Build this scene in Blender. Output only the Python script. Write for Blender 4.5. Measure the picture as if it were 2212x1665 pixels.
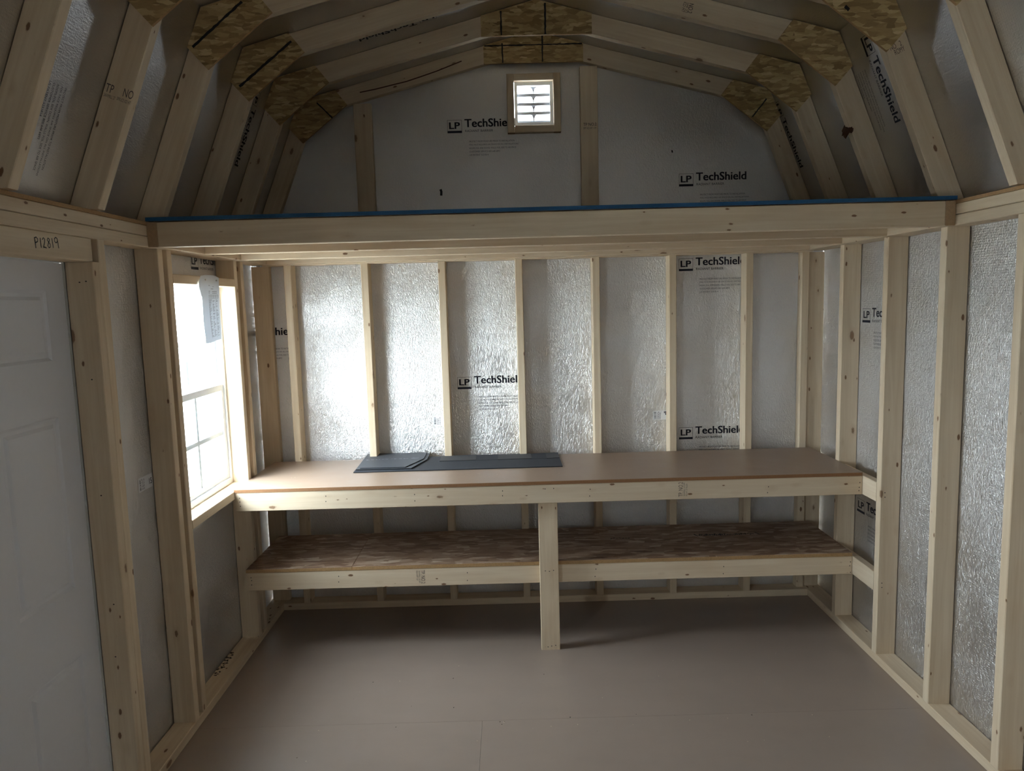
import bpy, bmesh, math, random
from mathutils import Vector, Matrix

for _o in list(bpy.data.objects):
    bpy.data.objects.remove(_o, do_unlink=True)
random.seed(7)
scene = bpy.context.scene
col = scene.collection
S = 0.0254                      # everything below is laid out in inches

# ------------------------------------------------------------------ camera
cam_data = bpy.data.cameras.new('camera')
cam = bpy.data.objects.new('camera', cam_data)
col.objects.link(cam)
cam_data.sensor_fit = 'HORIZONTAL'
cam_data.sensor_width = 36.0
cam_data.lens = 1559.69161 * 36.0 / 2212.0
cam_data.clip_start = 0.02
cam_data.clip_end = 500
_pitch, _roll, _yaw = -0.11372, 0.02728, -0.0025
_R = (Matrix.Rotation(_yaw, 3, 'Z') @ Matrix.Rotation(_pitch, 3, 'X') @ Matrix.Rotation(_roll, 3, 'Y'))
_right, _fwd, _up = _R @ Vector((1, 0, 0)), _R @ Vector((0, 1, 0)), _R @ Vector((0, 0, 1))
_M = Matrix.Identity(4)
for _i in range(3):
    _M[_i][0], _M[_i][1], _M[_i][2] = _right[_i], _up[_i], -_fwd[_i]
_M.translation = Vector((-6.5426, -155.02601, 65.35159)) * S
cam.matrix_world = _M
scene.camera = cam

# ------------------------------------------------------------------ sky, exposure
scene.view_settings.view_transform = 'Standard'
scene.view_settings.look = 'None'
scene.view_settings.gamma = 1.0
scene.view_settings.use_curve_mapping = False
scene.view_settings.exposure = 5.5
scene.cycles.use_denoising = True
scene.cycles.max_bounces = 14
scene.cycles.diffuse_bounces = 8
scene.cycles.glossy_bounces = 8
scene.cycles.transparent_max_bounces = 12
scene.cycles.sample_clamp_indirect = 6.0
world = bpy.data.worlds.new('overcast_sky')
scene.world = world
world.use_nodes = True
_bg = world.node_tree.nodes['Background']
_bg.inputs['Color'].default_value = (0.83, 0.915, 1.0, 1)
_bg.inputs['Strength'].default_value = 1.0


def portal(name, loc, size_x, size_y, rot):
    """a sampling portal in a window opening: gives off no light of its own"""
    l = bpy.data.lights.new(name, 'AREA')
    l.shape = 'RECTANGLE'
    l.size, l.size_y = size_x * S, size_y * S
    l.cycles.is_portal = True
    o = bpy.data.objects.new(name, l)
    o.location = Vector(loc) * S
    o.rotation_euler = rot
    col.objects.link(o)
    return o


# openings of the shed (inches): the window seen, its twin beside the camera, the gable vent
WIN1 = (-44.1, -19.2)
WIN2 = (-146.3, -125.9)
WZ = (32.7, 69.7)
WZ2 = (38.7, 69.7)
for (_a, _b), (_c, _d) in ((WIN1, WZ), (WIN2, WZ2)):
    portal('window_portal', (-62.6, (_a + _b) / 2, (_c + _d) / 2), _d - _c, _b - _a, (0, -math.pi / 2, 0))
portal('vent_portal', (-0.1, 1.6, 106.1), 7.6, 9.0, (-math.pi / 2, 0, 0))

# ------------------------------------------------------------------ node helpers


class NT:
    def __init__(self, name):
        self.m = bpy.data.materials.new(name)
        self.m.use_nodes = True
        self.t = self.m.node_tree
        self.t.nodes.clear()
        self.out = self.n('ShaderNodeOutputMaterial')

    def n(self, typ, **kw):
        nd = self.t.nodes.new(typ)
        for k, v in kw.items():
            setattr(nd, k, v)
        return nd

    def l(self, a, b):
        self.t.links.new(a, b)

    def val(self, sock, v):
        if hasattr(v, 'is_linked') or isinstance(v, bpy.types.NodeSocket):
            self.l(v, sock)
        else:
            sock.default_value = v

    def math(self, op, a, b=0.5, c=None, clamp=False):
        nd = self.n('ShaderNodeMath', operation=op)
        nd.use_clamp = clamp
        self.val(nd.inputs[0], a)
        self.val(nd.inputs[1], b)
        if c is not None:
            self.val(nd.inputs[2], c)
        return nd.outputs[0]

    def mapping(self, vec, scale=(1, 1, 1), rot=(0, 0, 0), loc=(0, 0, 0)):
        nd = self.n('ShaderNodeMapping')
        self.l(vec, nd.inputs['Vector'])
        nd.inputs['Scale'].default_value = scale
        nd.inputs['Rotation'].default_value = rot
        nd.inputs['Location'].default_value = loc
        return nd.outputs[0]

    def noise(self, vec, scale, detail=3, rough=0.5, dist=0.0, out='Fac'):
        nd = self.n('ShaderNodeTexNoise')
        self.l(vec, nd.inputs['Vector'])
        nd.inputs['Scale'].default_value = scale
        nd.inputs['Detail'].default_value = detail
        nd.inputs['Roughness'].default_value = rough
        nd.inputs['Distortion'].default_value = dist
        return nd.outputs[out]

    def voronoi(self, vec, scale, rnd=1.0, out='Distance', dim='3D'):
        nd = self.n('ShaderNodeTexVoronoi', voronoi_dimensions=dim)
        self.l(vec, nd.inputs['Vector'])
        nd.inputs['Scale'].default_value = scale
        nd.inputs['Randomness'].default_value = rnd
        return nd.outputs[out]

    def ramp(self, fac, stops, interp='LINEAR'):
        nd = self.n('ShaderNodeValToRGB')
        nd.color_ramp.interpolation = interp
        e = nd.color_ramp.elements
        while len(e) > 1:
            e.remove(e[-1])
        e[0].position, e[0].color = stops[0][0], (*stops[0][1], 1)
        for p, c in stops[1:]:
            x = e.new(p)
            x.color = (*c, 1)
        self.l(fac, nd.inputs[0])
        return nd.outputs[0]

    def mix(self, fac, a, b, blend='MIX'):
        nd = self.n('ShaderNodeMix', data_type='RGBA', blend_type=blend)
        nd.clamp_factor = True
        self.val(nd.inputs[0], fac)
        for s, v in ((nd.inputs[6], a), (nd.inputs[7], b)):
            if isinstance(v, tuple):
                s.default_value = (*v, 1)
            else:
                self.l(v, s)
        return nd.outputs[2]

    def bump(self, h, strength=0.3, dist=0.002, normal=None):
        nd = self.n('ShaderNodeBump')
        nd.inputs['Strength'].default_value = strength
        nd.inputs['Distance'].default_value = dist
        self.l(h, nd.inputs['Height'])
        if normal is not None:
            self.l(normal, nd.inputs['Normal'])
        return nd.outputs[0]

    def pbr(self, color, rough=0.6, metal=0.0, normal=None, spec=0.5, **kw):
        b = self.n('ShaderNodeBsdfPrincipled')
        if isinstance(color, tuple):
            b.inputs['Base Color'].default_value = (*color, 1)
        else:
            self.l(color, b.inputs['Base Color'])
        self.val(b.inputs['Roughness'], rough)
        self.val(b.inputs['Metallic'], metal)
        b.inputs['Specular IOR Level'].default_value = spec
        if normal is not None:
            self.l(normal, b.inputs['Normal'])
        for k, v in kw.items():
            b.inputs[k].default_value = v
        self.l(b.outputs[0], self.out.inputs[0])
        return b


def ramp2(nt, fac, lo, hi):
    nd = nt.n('ShaderNodeMapRange')
    nt.l(fac, nd.inputs[0])
    nd.inputs[1].default_value, nd.inputs[2].default_value = lo, hi
    return nd.outputs[0]


def wood(name, light, dark, knots=True):
    t = NT(name)
    oc = t.n('ShaderNodeTexCoord').outputs['Object']
    rnd = t.n('ShaderNodeObjectInfo').outputs['Random']
    sep = t.n('ShaderNodeCombineXYZ')
    for i, k in enumerate((37.0, 13.0, 7.0)):
        t.l(t.math('MULTIPLY', rnd, k), sep.inputs[i])
    add = t.n('ShaderNodeVectorMath', operation='ADD')
    t.l(oc, add.inputs[0])
    t.l(sep.outputs[0], add.inputs[1])
    v = add.outputs[0]
    grain = t.noise(t.mapping(v, (2.2, 55, 55)), 1.0, 4, 0.6, 0.6)
    broad = t.noise(t.mapping(v, (1.3, 14, 14)), 1.0, 2, 0.5, 1.0)
    blot = t.noise(t.mapping(v, (3.0, 8, 8)), 1.0, 3, 0.6)
    f = t.math('ADD', t.math('MULTIPLY', grain, 0.55), t.math('MULTIPLY', broad, 0.45))
    c = t.ramp(f, [(0.30, dark), (0.50, tuple((a + b) / 2 for a, b in zip(light, dark))), (0.66, light)])
    c = t.mix(t.math('MULTIPLY', ramp2(t, blot, 0.55, 0.8), 0.22), c, (dark[0] * .8, dark[1] * .66, dark[2] * .5))
    tone = t.math('MULTIPLY_ADD', t.math('FRACT', t.math('MULTIPLY', rnd, 17.3)), 0.16, 0.90)
    c = t.mix(1.0, c, t.mix(tone, (0, 0, 0), (1, 1, 1)), 'MULTIPLY')
    n = t.bump(grain, 0.12, 0.001)
    # branch knots: a few large, many pin knots, each a dark core in a warm halo
    wob = t.math('MULTIPLY', t.math('SUBTRACT', t.noise(v, 160, 2), 0.5), 0.07)
    for (sc, size, lo, halo_w, deep) in (((6.5, 15, 15), 0.17, 0.45, 0.16, 0.75), ((11, 25, 25), 0.16, 0.15, 0.06, 0.9)) if knots else ():
        kv = t.n('ShaderNodeTexVoronoi')
        t.l(t.mapping(v, sc, (0, 0, 0), (sc[0], 0, 3)), kv.inputs['Vector'])
        kv.inputs['Scale'].default_value = 1.0
        d = t.math('ADD', kv.outputs['Distance'], wob)
        sepc = t.n('ShaderNodeSeparateColor')
        t.l(kv.outputs['Color'], sepc.inputs[0])
        rad = t.math('MULTIPLY', ramp2(t, sepc.outputs[0], lo, 1.0), size)
        on = t.math('GREATER_THAN', sepc.outputs[0], lo)
        halo = t.math('MULTIPLY', on, t.math('SUBTRACT', 1.0, t.math('DIVIDE', d, t.math('ADD', rad, halo_w)), clamp=True))
        core = t.math('MULTIPLY', t.math('SUBTRACT', 1.0, t.math('DIVIDE', d, t.math('ADD', rad, 0.001)), clamp=True), 4.0, clamp=True)
        c = t.mix(t.math('MULTIPLY', halo, 0.38), c, (0.40, 0.22, 0.095))
        c = t.mix(t.math('MULTIPLY', core, deep), c, (0.17, 0.075, 0.032))
    t.pbr(c, 0.62, 0.0, n, 0.3)
    return t.m


def osb(name, tones, scale=1.0, gloss=0.55, rots=(0.15, -0.75, 1.05)):
    t = NT(name)
    uv = t.n('ShaderNodeTexCoord').outputs['UV']
    rnd = t.n('ShaderNodeObjectInfo').outputs['Random']
    cmb = t.n('ShaderNodeCombineXYZ')
    t.l(t.math('MULTIPLY', rnd, 11.0), cmb.inputs[0])
    t.l(t.math('MULTIPLY', rnd, 5.0), cmb.inputs[1])
    add = t.n('ShaderNodeVectorMath', operation='ADD')
    t.l(uv, add.inputs[0])
    t.l(cmb.outputs[0], add.inputs[1])
    nv = t.n('ShaderNodeTexNoise')
    t.l(add.outputs[0], nv.inputs['Vector'])
    nv.inputs['Scale'].default_value = 28
    wob = t.n('ShaderNodeVectorMath', operation='MULTIPLY_ADD')
    t.l(nv.outputs['Color'], wob.inputs[0])
    wob.inputs[1].default_value = (0.012, 0.012, 0)
    t.l(add.outputs[0], wob.inputs[2])
    v = wob.outputs[0]
    lay = []
    for i, (rz, sx, sy) in enumerate(((rots[0], 24, 85), (rots[1], 30, 100), (rots[2], 27, 95))):
        vo = t.n('ShaderNodeTexVoronoi', voronoi_dimensions='2D')
        t.l(t.mapping(v, (sx * scale, sy * scale, 1), (0, 0, rz), (i * 3.1, i * 1.7, 0)), vo.inputs['Vector'])
        vo.inputs['Scale'].default_value = 1.0
        sc = t.n('ShaderNodeSeparateColor')
        t.l(vo.outputs['Color'], sc.inputs[0])
        lay.append((sc.outputs[0], sc.outputs[1]))
    f = lay[0][0]
    for a, b in lay[1:]:
        m = t.math('GREATER_THAN', b, 0.62)
        mx = t.n('ShaderNodeMix')
        t.l(m, mx.inputs[0])
        t.l(f, mx.inputs[2])
        t.l(a, mx.inputs[3])
        f = mx.outputs[0]
    k = len(tones) - 1
    c = t.ramp(f, [(i / k, tones[i]) for i in range(k + 1)])
    fine = t.noise(t.mapping(v, (60, 240, 1)), 1.0, 3)
    c = t.mix(t.math('MULTIPLY', ramp2(t, fine, 0.5, 0.75), 0.35), c, tones[0])
    t.pbr(c, gloss, 0.0, t.bump(f, 0.35, 0.0012), 0.35)
    return t.m


def foil(name, rough, wrinkle, base=(0.735, 0.722, 0.713), dots=0.6):
    t = NT(name)
    uv = t.n('ShaderNodeTexCoord').outputs['UV']
    cr = t.noise(t.mapping(uv, (185, 80, 1), (0, 0, 0.25)), 1.0, 3, 0.55, 1.2)
    cr2 = t.noise(t.mapping(uv, (78, 36, 1), (0, 0, -0.2)), 1.0, 4, 0.6, 1.6)
    big = t.noise(uv, 2.3, 2)
    amp = ramp2(t, t.noise(uv, 3.4, 2), 0.38, 0.62)
    h = t.math('MULTIPLY', t.math('ADD', t.math('MULTIPLY', cr, 0.5), t.math('MULTIPLY', cr2, 0.9)), t.math('MULTIPLY_ADD', amp, 0.5, 0.65))
    n = t.bump(h, 1.0, wrinkle)
    # rows of pin perforations pressed into the foil
    dv = t.voronoi(uv, 1 / 0.0088, 0.05, 'Distance', '2D')
    pin = t.math('SUBTRACT', 1.0, t.math('MULTIPLY', dv, 2.6), clamp=True)
    pm = t.math('MULTIPLY', pin, ramp2(t, big, 0.35, 0.6))
    n2 = t.bump(pm, dots, 0.0011, n)
    tone = t.mix(ramp2(t, big, 0.3, 0.7), tuple(b * 0.93 for b in base), base)
    t.pbr(tone, rough, 1.0, n2)
    return t.m


def plain(name, color, rough=0.6, metal=0.0, spec=0.4, noise_amt=0.0, scale=40.0, bump=0.0):
    t = NT(name)
    oc = t.n('ShaderNodeTexCoord').outputs['Object']
    nz = t.noise(oc, scale, 4, 0.6)
    c = color
    if noise_amt:
        c = t.mix(nz, tuple(x * (1 - noise_amt) for x in color), tuple(min(1, x * (1 + noise_amt)) for x in color))
    t.pbr(c, rough, metal, t.bump(nz, bump, 0.001) if bump else None, spec)
    return t.m


M = {}
M['wood'] = wood('spruce_lumber', (0.77, 0.645, 0.47), (0.63, 0.485, 0.32))
M['wood_clear'] = wood('spruce_lumber_clear', (0.79, 0.675, 0.505), (0.67, 0.53, 0.365))
M['wood_plain'] = wood('spruce_lumber_knotless', (0.78, 0.655, 0.48), (0.65, 0.505, 0.335), False)
M['end'] = plain('lumber_end_grain', (0.40, 0.27, 0.155), 0.8, noise_amt=0.25, scale=120)
M['osb'] = osb('oriented_strand_gusset', [(0.26, 0.165, 0.065), (0.36, 0.24, 0.10), (0.44, 0.30, 0.13), (0.52, 0.37, 0.17), (0.66, 0.50, 0.26)], 0.85)
M['osb_shelf'] = osb('oriented_strand_shelf', [(0.20, 0.115, 0.072), (0.26, 0.16, 0.10), (0.32, 0.21, 0.14), (0.38, 0.26, 0.18), (0.56, 0.44, 0.33)], 0.5, 0.5, (0.05, -0.22, 0.3))
M['osb_edge'] = plain('strand_board_edge', (0.42, 0.26, 0.12), 0.8, noise_amt=0.35, scale=160, bump=0.4)
M['foil_wall'] = foil('radiant_foil_wall', 0.29, 0.0052)
M['foil_roof'] = foil('radiant_foil_roof', 0.38, 0.0020, dots=0.3)
M['siding'] = plain('primed_siding', (0.55, 0.55, 0.52), 0.8, noise_amt=0.05)
M['ink'] = plain('printing_ink', (0.010, 0.013, 0.03), 0.55)
M['ink_grey'] = plain('faded_printing_ink', (0.06, 0.065, 0.09), 0.6)
M['stamp'] = plain('lumber_stamp_ink', (0.10, 0.075, 0.075), 0.8)
M['marker'] = plain('black_marker', (0.012, 0.012, 0.014), 0.6)
M['nail'] = plain('nail_hole', (0.03, 0.026, 0.024), 0.6)
M['blue'] = plain('blue_sealed_edge', (0.012, 0.085, 0.20), 0.6, noise_amt=0.3, scale=200)
M['vinyl'] = plain('white_vinyl', (0.80, 0.82, 0.84), 0.35)
M['door'] = plain('white_painted_steel', (0.80, 0.81, 0.84), 0.45, noise_amt=0.02, scale=60, bump=0.05)
M['ground'] = plain('pale_gravel_yard', (0.42, 0.42, 0.40), 0.9, noise_amt=0.2, scale=3)
M['shingle'] = plain('asphalt_shingle', (0.050, 0.056, 0.068), 0.85, noise_amt=0.55, scale=420, bump=0.7)
M['shingle_back'] = plain('asphalt_shingle_back', (0.082, 0.092, 0.108), 0.6, noise_amt=0.12, scale=60, bump=0.2)
M['shingle_tab'] = plain('asphalt_shingle_tab', (0.085, 0.088, 0.095), 0.85, noise_amt=0.55, scale=420, bump=0.7)
M['shingle_edge'] = plain('asphalt_cut_edge', (0.008, 0.008, 0.010), 0.8)
M['chalk'] = plain('adhesive_smear', (0.34, 0.36, 0.40), 0.6)
M['sticker'] = plain('white_paper_label', (0.80, 0.81, 0.83), 0.6)
M['bark'] = plain('bark', (0.085, 0.035, 0.016), 0.85, noise_amt=0.5, scale=120, bump=0.8)
M['debris'] = plain('leaf_litter', (0.03, 0.022, 0.016), 0.9)
M['chip'] = plain('pale_wood_chip', (0.80, 0.70, 0.55), 0.7)


def board_mat(name, c, rough, spec, amt):
    t = NT(name)
    oc = t.n('ShaderNodeTexCoord').outputs['Object']
    fine = t.noise(oc, 900, 2)
    mid = t.noise(oc, 9, 4, 0.6)
    smear = t.noise(t.mapping(oc, (1.5, 5, 1), (0, 0, 0.4)), 1.0, 3, 0.6, 0.8)
    k = t.math('ADD', t.math('MULTIPLY', fine, 0.35), t.math('ADD', t.math('MULTIPLY', mid, 0.35), t.math('MULTIPLY', smear, 0.30)))
    cc = t.mix(ramp2(t, k, 0.32, 0.68), tuple(x * (1 - amt) for x in c), tuple(x * (1 + amt) for x in c))
    t.pbr(cc, t.math('MULTIPLY_ADD', mid, 0.2, rough - 0.1), 0.0, t.bump(fine, 0.06, 0.0006), spec)
    return t.m


M['floor'] = board_mat('floor_overlay', (0.32, 0.255, 0.21), 0.36, 0.9, 0.08)
M['worktop'] = board_mat('fibreboard_top', (0.335, 0.245, 0.18), 0.42, 0.6, 0.07)
M['worktop_edge'] = plain('fibreboard_edge', (0.27, 0.135, 0.06), 0.8, noise_amt=0.25, scale=180)


def glass_mat():
    t = NT('window_glass')
    tr = t.n('ShaderNodeBsdfTransparent')
    tr.inputs[0].default_value = (0.93, 0.95, 0.95, 1)
    gl = t.n('ShaderNodeBsdfGlossy')
    gl.inputs['Roughness'].default_value = 0.01
    fr = t.n('ShaderNodeFresnel')
    fr.inputs['IOR'].default_value = 1.45
    geo = t.n('ShaderNodeNewGeometry')
    mx = t.n('ShaderNodeMixShader')
    # reflect at the outer faces only: the pane is thin and does not bend the view
    t.l(t.math('MULTIPLY', fr.outputs[0], t.math('SUBTRACT', 1.0, geo.outputs['Backfacing'])), mx.inputs[0])
    t.l(tr.outputs[0], mx.inputs[1])
    t.l(gl.outputs[0], mx.inputs[2])
    t.l(mx.outputs[0], t.out.inputs[0])
    return t.m


def translucent_mat(name, c, amount):
    t = NT(name)
    d = t.n('ShaderNodeBsdfDiffuse')
    d.inputs[0].default_value = (*c, 1)
    tl = t.n('ShaderNodeBsdfTranslucent')
    tl.inputs[0].default_value = (*c, 1)
    mx = t.n('ShaderNodeMixShader')
    mx.inputs[0].default_value = amount
    t.l(d.outputs[0], mx.inputs[1])
    t.l(tl.outputs[0], mx.inputs[2])
    t.l(mx.outputs[0], t.out.inputs[0])
    return t.m


M['glass'] = glass_mat()
M['paper'] = translucent_mat('paper', (0.70, 0.76, 0.84), 0.03)
M['louver'] = translucent_mat('louver_plastic', (0.80, 0.82, 0.84), 0.12)

# ------------------------------------------------------------------ object helpers


def prop(o, label=None, cat=None, group=None, kind=None):
    if label:
        o['label'] = label
    if cat:
        o['category'] = cat
    if group:
        o['group'] = group
    if kind:
        o['kind'] = kind
    return o


def root(name, loc, label, cat, group=None, kind=None):
    o = bpy.data.objects.new(name, None)
    o.empty_display_size = 0.05
    col.objects.link(o)
    o.location = Vector(loc) * S
    return prop(o, label, cat, group, kind)


def total(o):
    v = Vector((0, 0, 0))
    while o is not None:
        v = v + o.location
        o = o.parent
    return v


def part_root(name, loc, parent):
    o = bpy.data.objects.new(name, None)
    o.empty_display_size = 0.03
    col.objects.link(o)
    o.location = Vector(loc) * S - total(parent)
    o.parent = parent
    return o


def place(name, me, parent, mat, mw):
    """link mesh `me` (metres) with world matrix `mw`, under parent"""
    o = bpy.data.objects.new(name, me)
    col.objects.link(o)
    for m in (mat if isinstance(mat, (list, tuple)) else [mat]):
        if len(me.materials) < 8 and m.name not in [x.name for x in me.materials if x]:
            me.materials.append(m)
    if parent is not None:
        # every parent is either a bare translation or a board of its own
        o.parent = parent
        o.matrix_parent_inverse = WM[parent.name].inverted() if parent.name in WM else Matrix.Translation(-total(parent))
    o.matrix_basis = mw
    WM[o.name] = mw
    return o


WM = {}


def new_mesh(name, verts, faces, mats=None, uvs=None, smooth=False):
    me = bpy.data.meshes.new(name)
    me.from_pydata([tuple(v) for v in verts], [], faces)
    if mats:
        me.polygons.foreach_set('material_index', mats)
    if uvs:
        ul = me.uv_layers.new(name='UVMap')
        for lp in me.loops:
            ul.data[lp.index].uv = uvs[lp.vertex_index]
    if smooth:
        me.polygons.foreach_set('use_smooth', [True] * len(me.polygons))
    me.update()
    return me


def board(name, p0, p1, wdir, w, t, parent, mat='wood', ch=0.09, nails=(), end='end', twist=0.0):
    """sawn board from p0 to p1 (inches, centreline), w wide along wdir, t thick; local X = length.
    nails: (along, across) in inches from p0 on the +Z face"""
    p0, p1 = Vector(p0), Vector(p1)
    X = (p1 - p0)
    L = X.length
    X.normalize()
    Y = Vector(wdir)
    Y = (Y - X * Y.dot(X)).normalized()
    Z = X.cross(Y)
    hw, ht = w / 2, t / 2
    c = min(ch, ht * 0.4)
    ring = [(-hw + c, -ht), (hw - c, -ht), (hw, -ht + c), (hw, ht - c), (hw - c, ht), (-hw + c, ht), (-hw, ht - c), (-hw, -ht + c)]
    v = [(x * S, a * S, b * S) for x in (0, L) for a, b in ring]
    f = [(i, (i + 1) % 8, 8 + (i + 1) % 8, 8 + i) for i in range(8)]
    mi = [0] * 8
    f += [tuple(range(7, -1, -1)), tuple(range(8, 16))]
    mi += [1, 1]
    for (a, b, side) in nails:
        k = len(v)
        zz = (ht + 0.012) * side
        r = 0.11
        n = 6
        v += [((a + r * 0.8 * math.cos(q * math.tau / n)) * S, (b + r * 1.15 * math.sin(q * math.tau / n)) * S, zz * S) for q in range(n)]
        f.append(tuple(range(k, k + n)) if side > 0 else tuple(range(k + n - 1, k - 1, -1)))
        mi.append(2)
    me = new_mesh(name, v, f, mi)
    mw = Matrix((( X[0], Y[0], Z[0], p0[0] * S), (X[1], Y[1], Z[1], p0[1] * S), (X[2], Y[2], Z[2], p0[2] * S), (0, 0, 0, 1)))
    return place(name, me, parent, [M[mat], M[end], M['nail']], mw)


def box_board(name, x, y, z, parent, mat='wood', nails=(), ch=0.09):
    """axis-aligned board given as three (lo, hi) ranges in inches. nails given in world coordinates on the -y face"""
    r = [x, y, z]
    d = [b - a for a, b in r]
    order = sorted(range(3), key=lambda i: -d[i])
    L, W_, _ = order
    c = [(a + b) / 2 for a, b in r]
    p0, p1 = list(c), list(c)
    p0[L], p1[L] = r[L]
    wd = [0, 0, 0]
    wd[W_] = 1
    X, Y = Vector((0, 0, 0)), Vector(wd)
    X[L] = 1
    Z = X.cross(Y)
    nl = []
    for n in nails:
        q = Vector(n) - Vector(p0)
        nl.append((q.dot(X), q.dot(Y), 1 if Z[1] < 0 else -1))
    return board(name, p0, p1, wd, d[W_], d[order[2]], parent, mat, ch, nl)


def prism(name, pts, y0, y1, parent, mats, extra=()):
    """polygon pts (x, z) extruded from y0 (front, towards the camera) to y1; UV in metres over x, z.
    extra: strips ((x0,z0),(x1,z1),width) laid proud on the front face in material slot 1"""
    n = len(pts)
    area = sum(pts[i][0] * pts[(i + 1) % n][1] - pts[(i + 1) % n][0] * pts[i][1] for i in range(n))
    if area < 0:
        pts = pts[::-1]
    cx, cz = sum(p[0] for p in pts) / n, sum(p[1] for p in pts) / n
    cy = (y0 + y1) / 2
    v = [((p[0] - cx) * S, (y0 - cy) * S, (p[1] - cz) * S) for p in pts] + [((p[0] - cx) * S, (y1 - cy) * S, (p[1] - cz) * S) for p in pts]
    f = [tuple(range(n)), tuple(range(2 * n - 1, n - 1, -1))] + [(i, n + i, n + (i + 1) % n, (i + 1) % n) for i in range(n)]
    mi = [0, 0] + [2 if len(mats) > 2 else 0] * n
    uv = [(p[0] * S, p[1] * S) for p in pts] + [((p[0]) * S + .01, p[1] * S + .01) for p in pts]
    for (a, b, w) in extra:
        a, b = Vector(a), Vector(b)
        dr = (b - a)
        nn = max(3, int(dr.length / 0.45))
        dr.normalize()
        nr = Vector((-dr[1], dr[0]))
        k = len(v)
        for i in range(nn + 1):
            q = a.lerp(b, i / nn)
            for s in (-1, 1):
                ww = w * random.uniform(0.32, 0.62)
                e = q + nr * s * ww
                v.append(((e[0] - cx) * S, (y0 - cy - 0.025) * S, (e[1] - cz) * S))
                uv.append((e[0] * S, e[1] * S))
        for i in range(nn):
            q = (k + 2 * i, k + 2 * i + 2, k + 2 * i + 3, k + 2 * i + 1)
            # keep the strip's front facing the camera side
            A, B, C_ = (Vector(v[q[j]]) for j in range(3))
            if (B - A).cross(C_ - A)[1] > 0:
                q = q[::-1]
            f.append(q)
            mi.append(1)
    me = new_mesh(name, v, f, mi, uv)
    return place(name, me, parent, [M[m] for m in mats], Matrix.Translation(Vector((cx, cy, cz)) * S))


def sheet(name, o, u, v, w, h, thick, parent, mats, hole=None, poly=None):
    """flat panel: corner o, unit directions u, v (inches), w x h, thickness behind (-u x v); UV in metres.
    poly: outline in (u, v) instead of the full rectangle; hole: (u0, u1, v0, v1)"""
    o, u, v = Vector(o), Vector(u).normalized(), Vector(v).normalized()
    n = u.cross(v)
    bm = bmesh.new()
    uvl = bm.loops.layers.uv.new('UVMap')
    outs = []
    if poly:
        outs.append(poly)
    elif hole:
        a, b, c, d = hole
        outs += [[(0, 0), (w, 0), (w, c), (0, c)], [(0, d), (w, d), (w, h), (0, h)], [(0, c), (a, c), (a, d), (0, d)], [(b, c), (w, c), (w, d), (b, d)]]
    else:
        outs.append([(0, 0), (w, 0), (w, h), (0, h)])
    base = o
    org = (o.dot(u), o.dot(v))
    for ol in outs:
        ol = [p for p in ol]
        fr = [bm.verts.new((u * p[0] + v * p[1]) * S) for p in ol]
        bk = [bm.verts.new((u * p[0] + v * p[1] - n * thick) * S) for p in ol]
        m = len(ol)
        fs = [(bm.faces.new(fr), 0), (bm.faces.new(bk[::-1]), 1)]
        for i in range(m):
            j = (i + 1) % m
            fs.append((bm.faces.new((fr[j], fr[i], bk[i], bk[j])), 1))
        for fc, mi in fs:
            fc.material_index = mi
            for lp in fc.loops:
                q = lp.vert.co / S
                lp[uvl].uv = ((q.dot(u) + org[0]) * S, (q.dot(v) + org[1]) * S)
    me = bpy.data.meshes.new(name)
    bm.to_mesh(me)
    bm.free()
    return place(name, me, parent, [M[m] for m in mats], Matrix.Translation(base * S))


# ---- lettering: flat print made from the built-in font
_txt = {}


def glyphs(text, bold=0.0):
    key = (text, bold)
    if key in _txt:
        return _txt[key]
    cu = bpy.data.curves.new('print', 'FONT')
    cu.body = text
    cu.size = 1.0
    cu.offset = bold
    cu.resolution_u = 3
    ob = bpy.data.objects.new('print', cu)
    col.objects.link(ob)
    dg = bpy.context.evaluated_depsgraph_get()
    dg.update()
    me = bpy.data.meshes.new_from_object(ob.evaluated_get(dg))
    vs = [tuple(v.co)[:2] for v in me.vertices]
    fs = [tuple(p.vertices) for p in me.polygons]
    bpy.data.objects.remove(ob)
    bpy.data.meshes.remove(me)
    bpy.data.curves.remove(cu)
    _txt[key] = (vs, fs)
    return vs, fs


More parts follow.
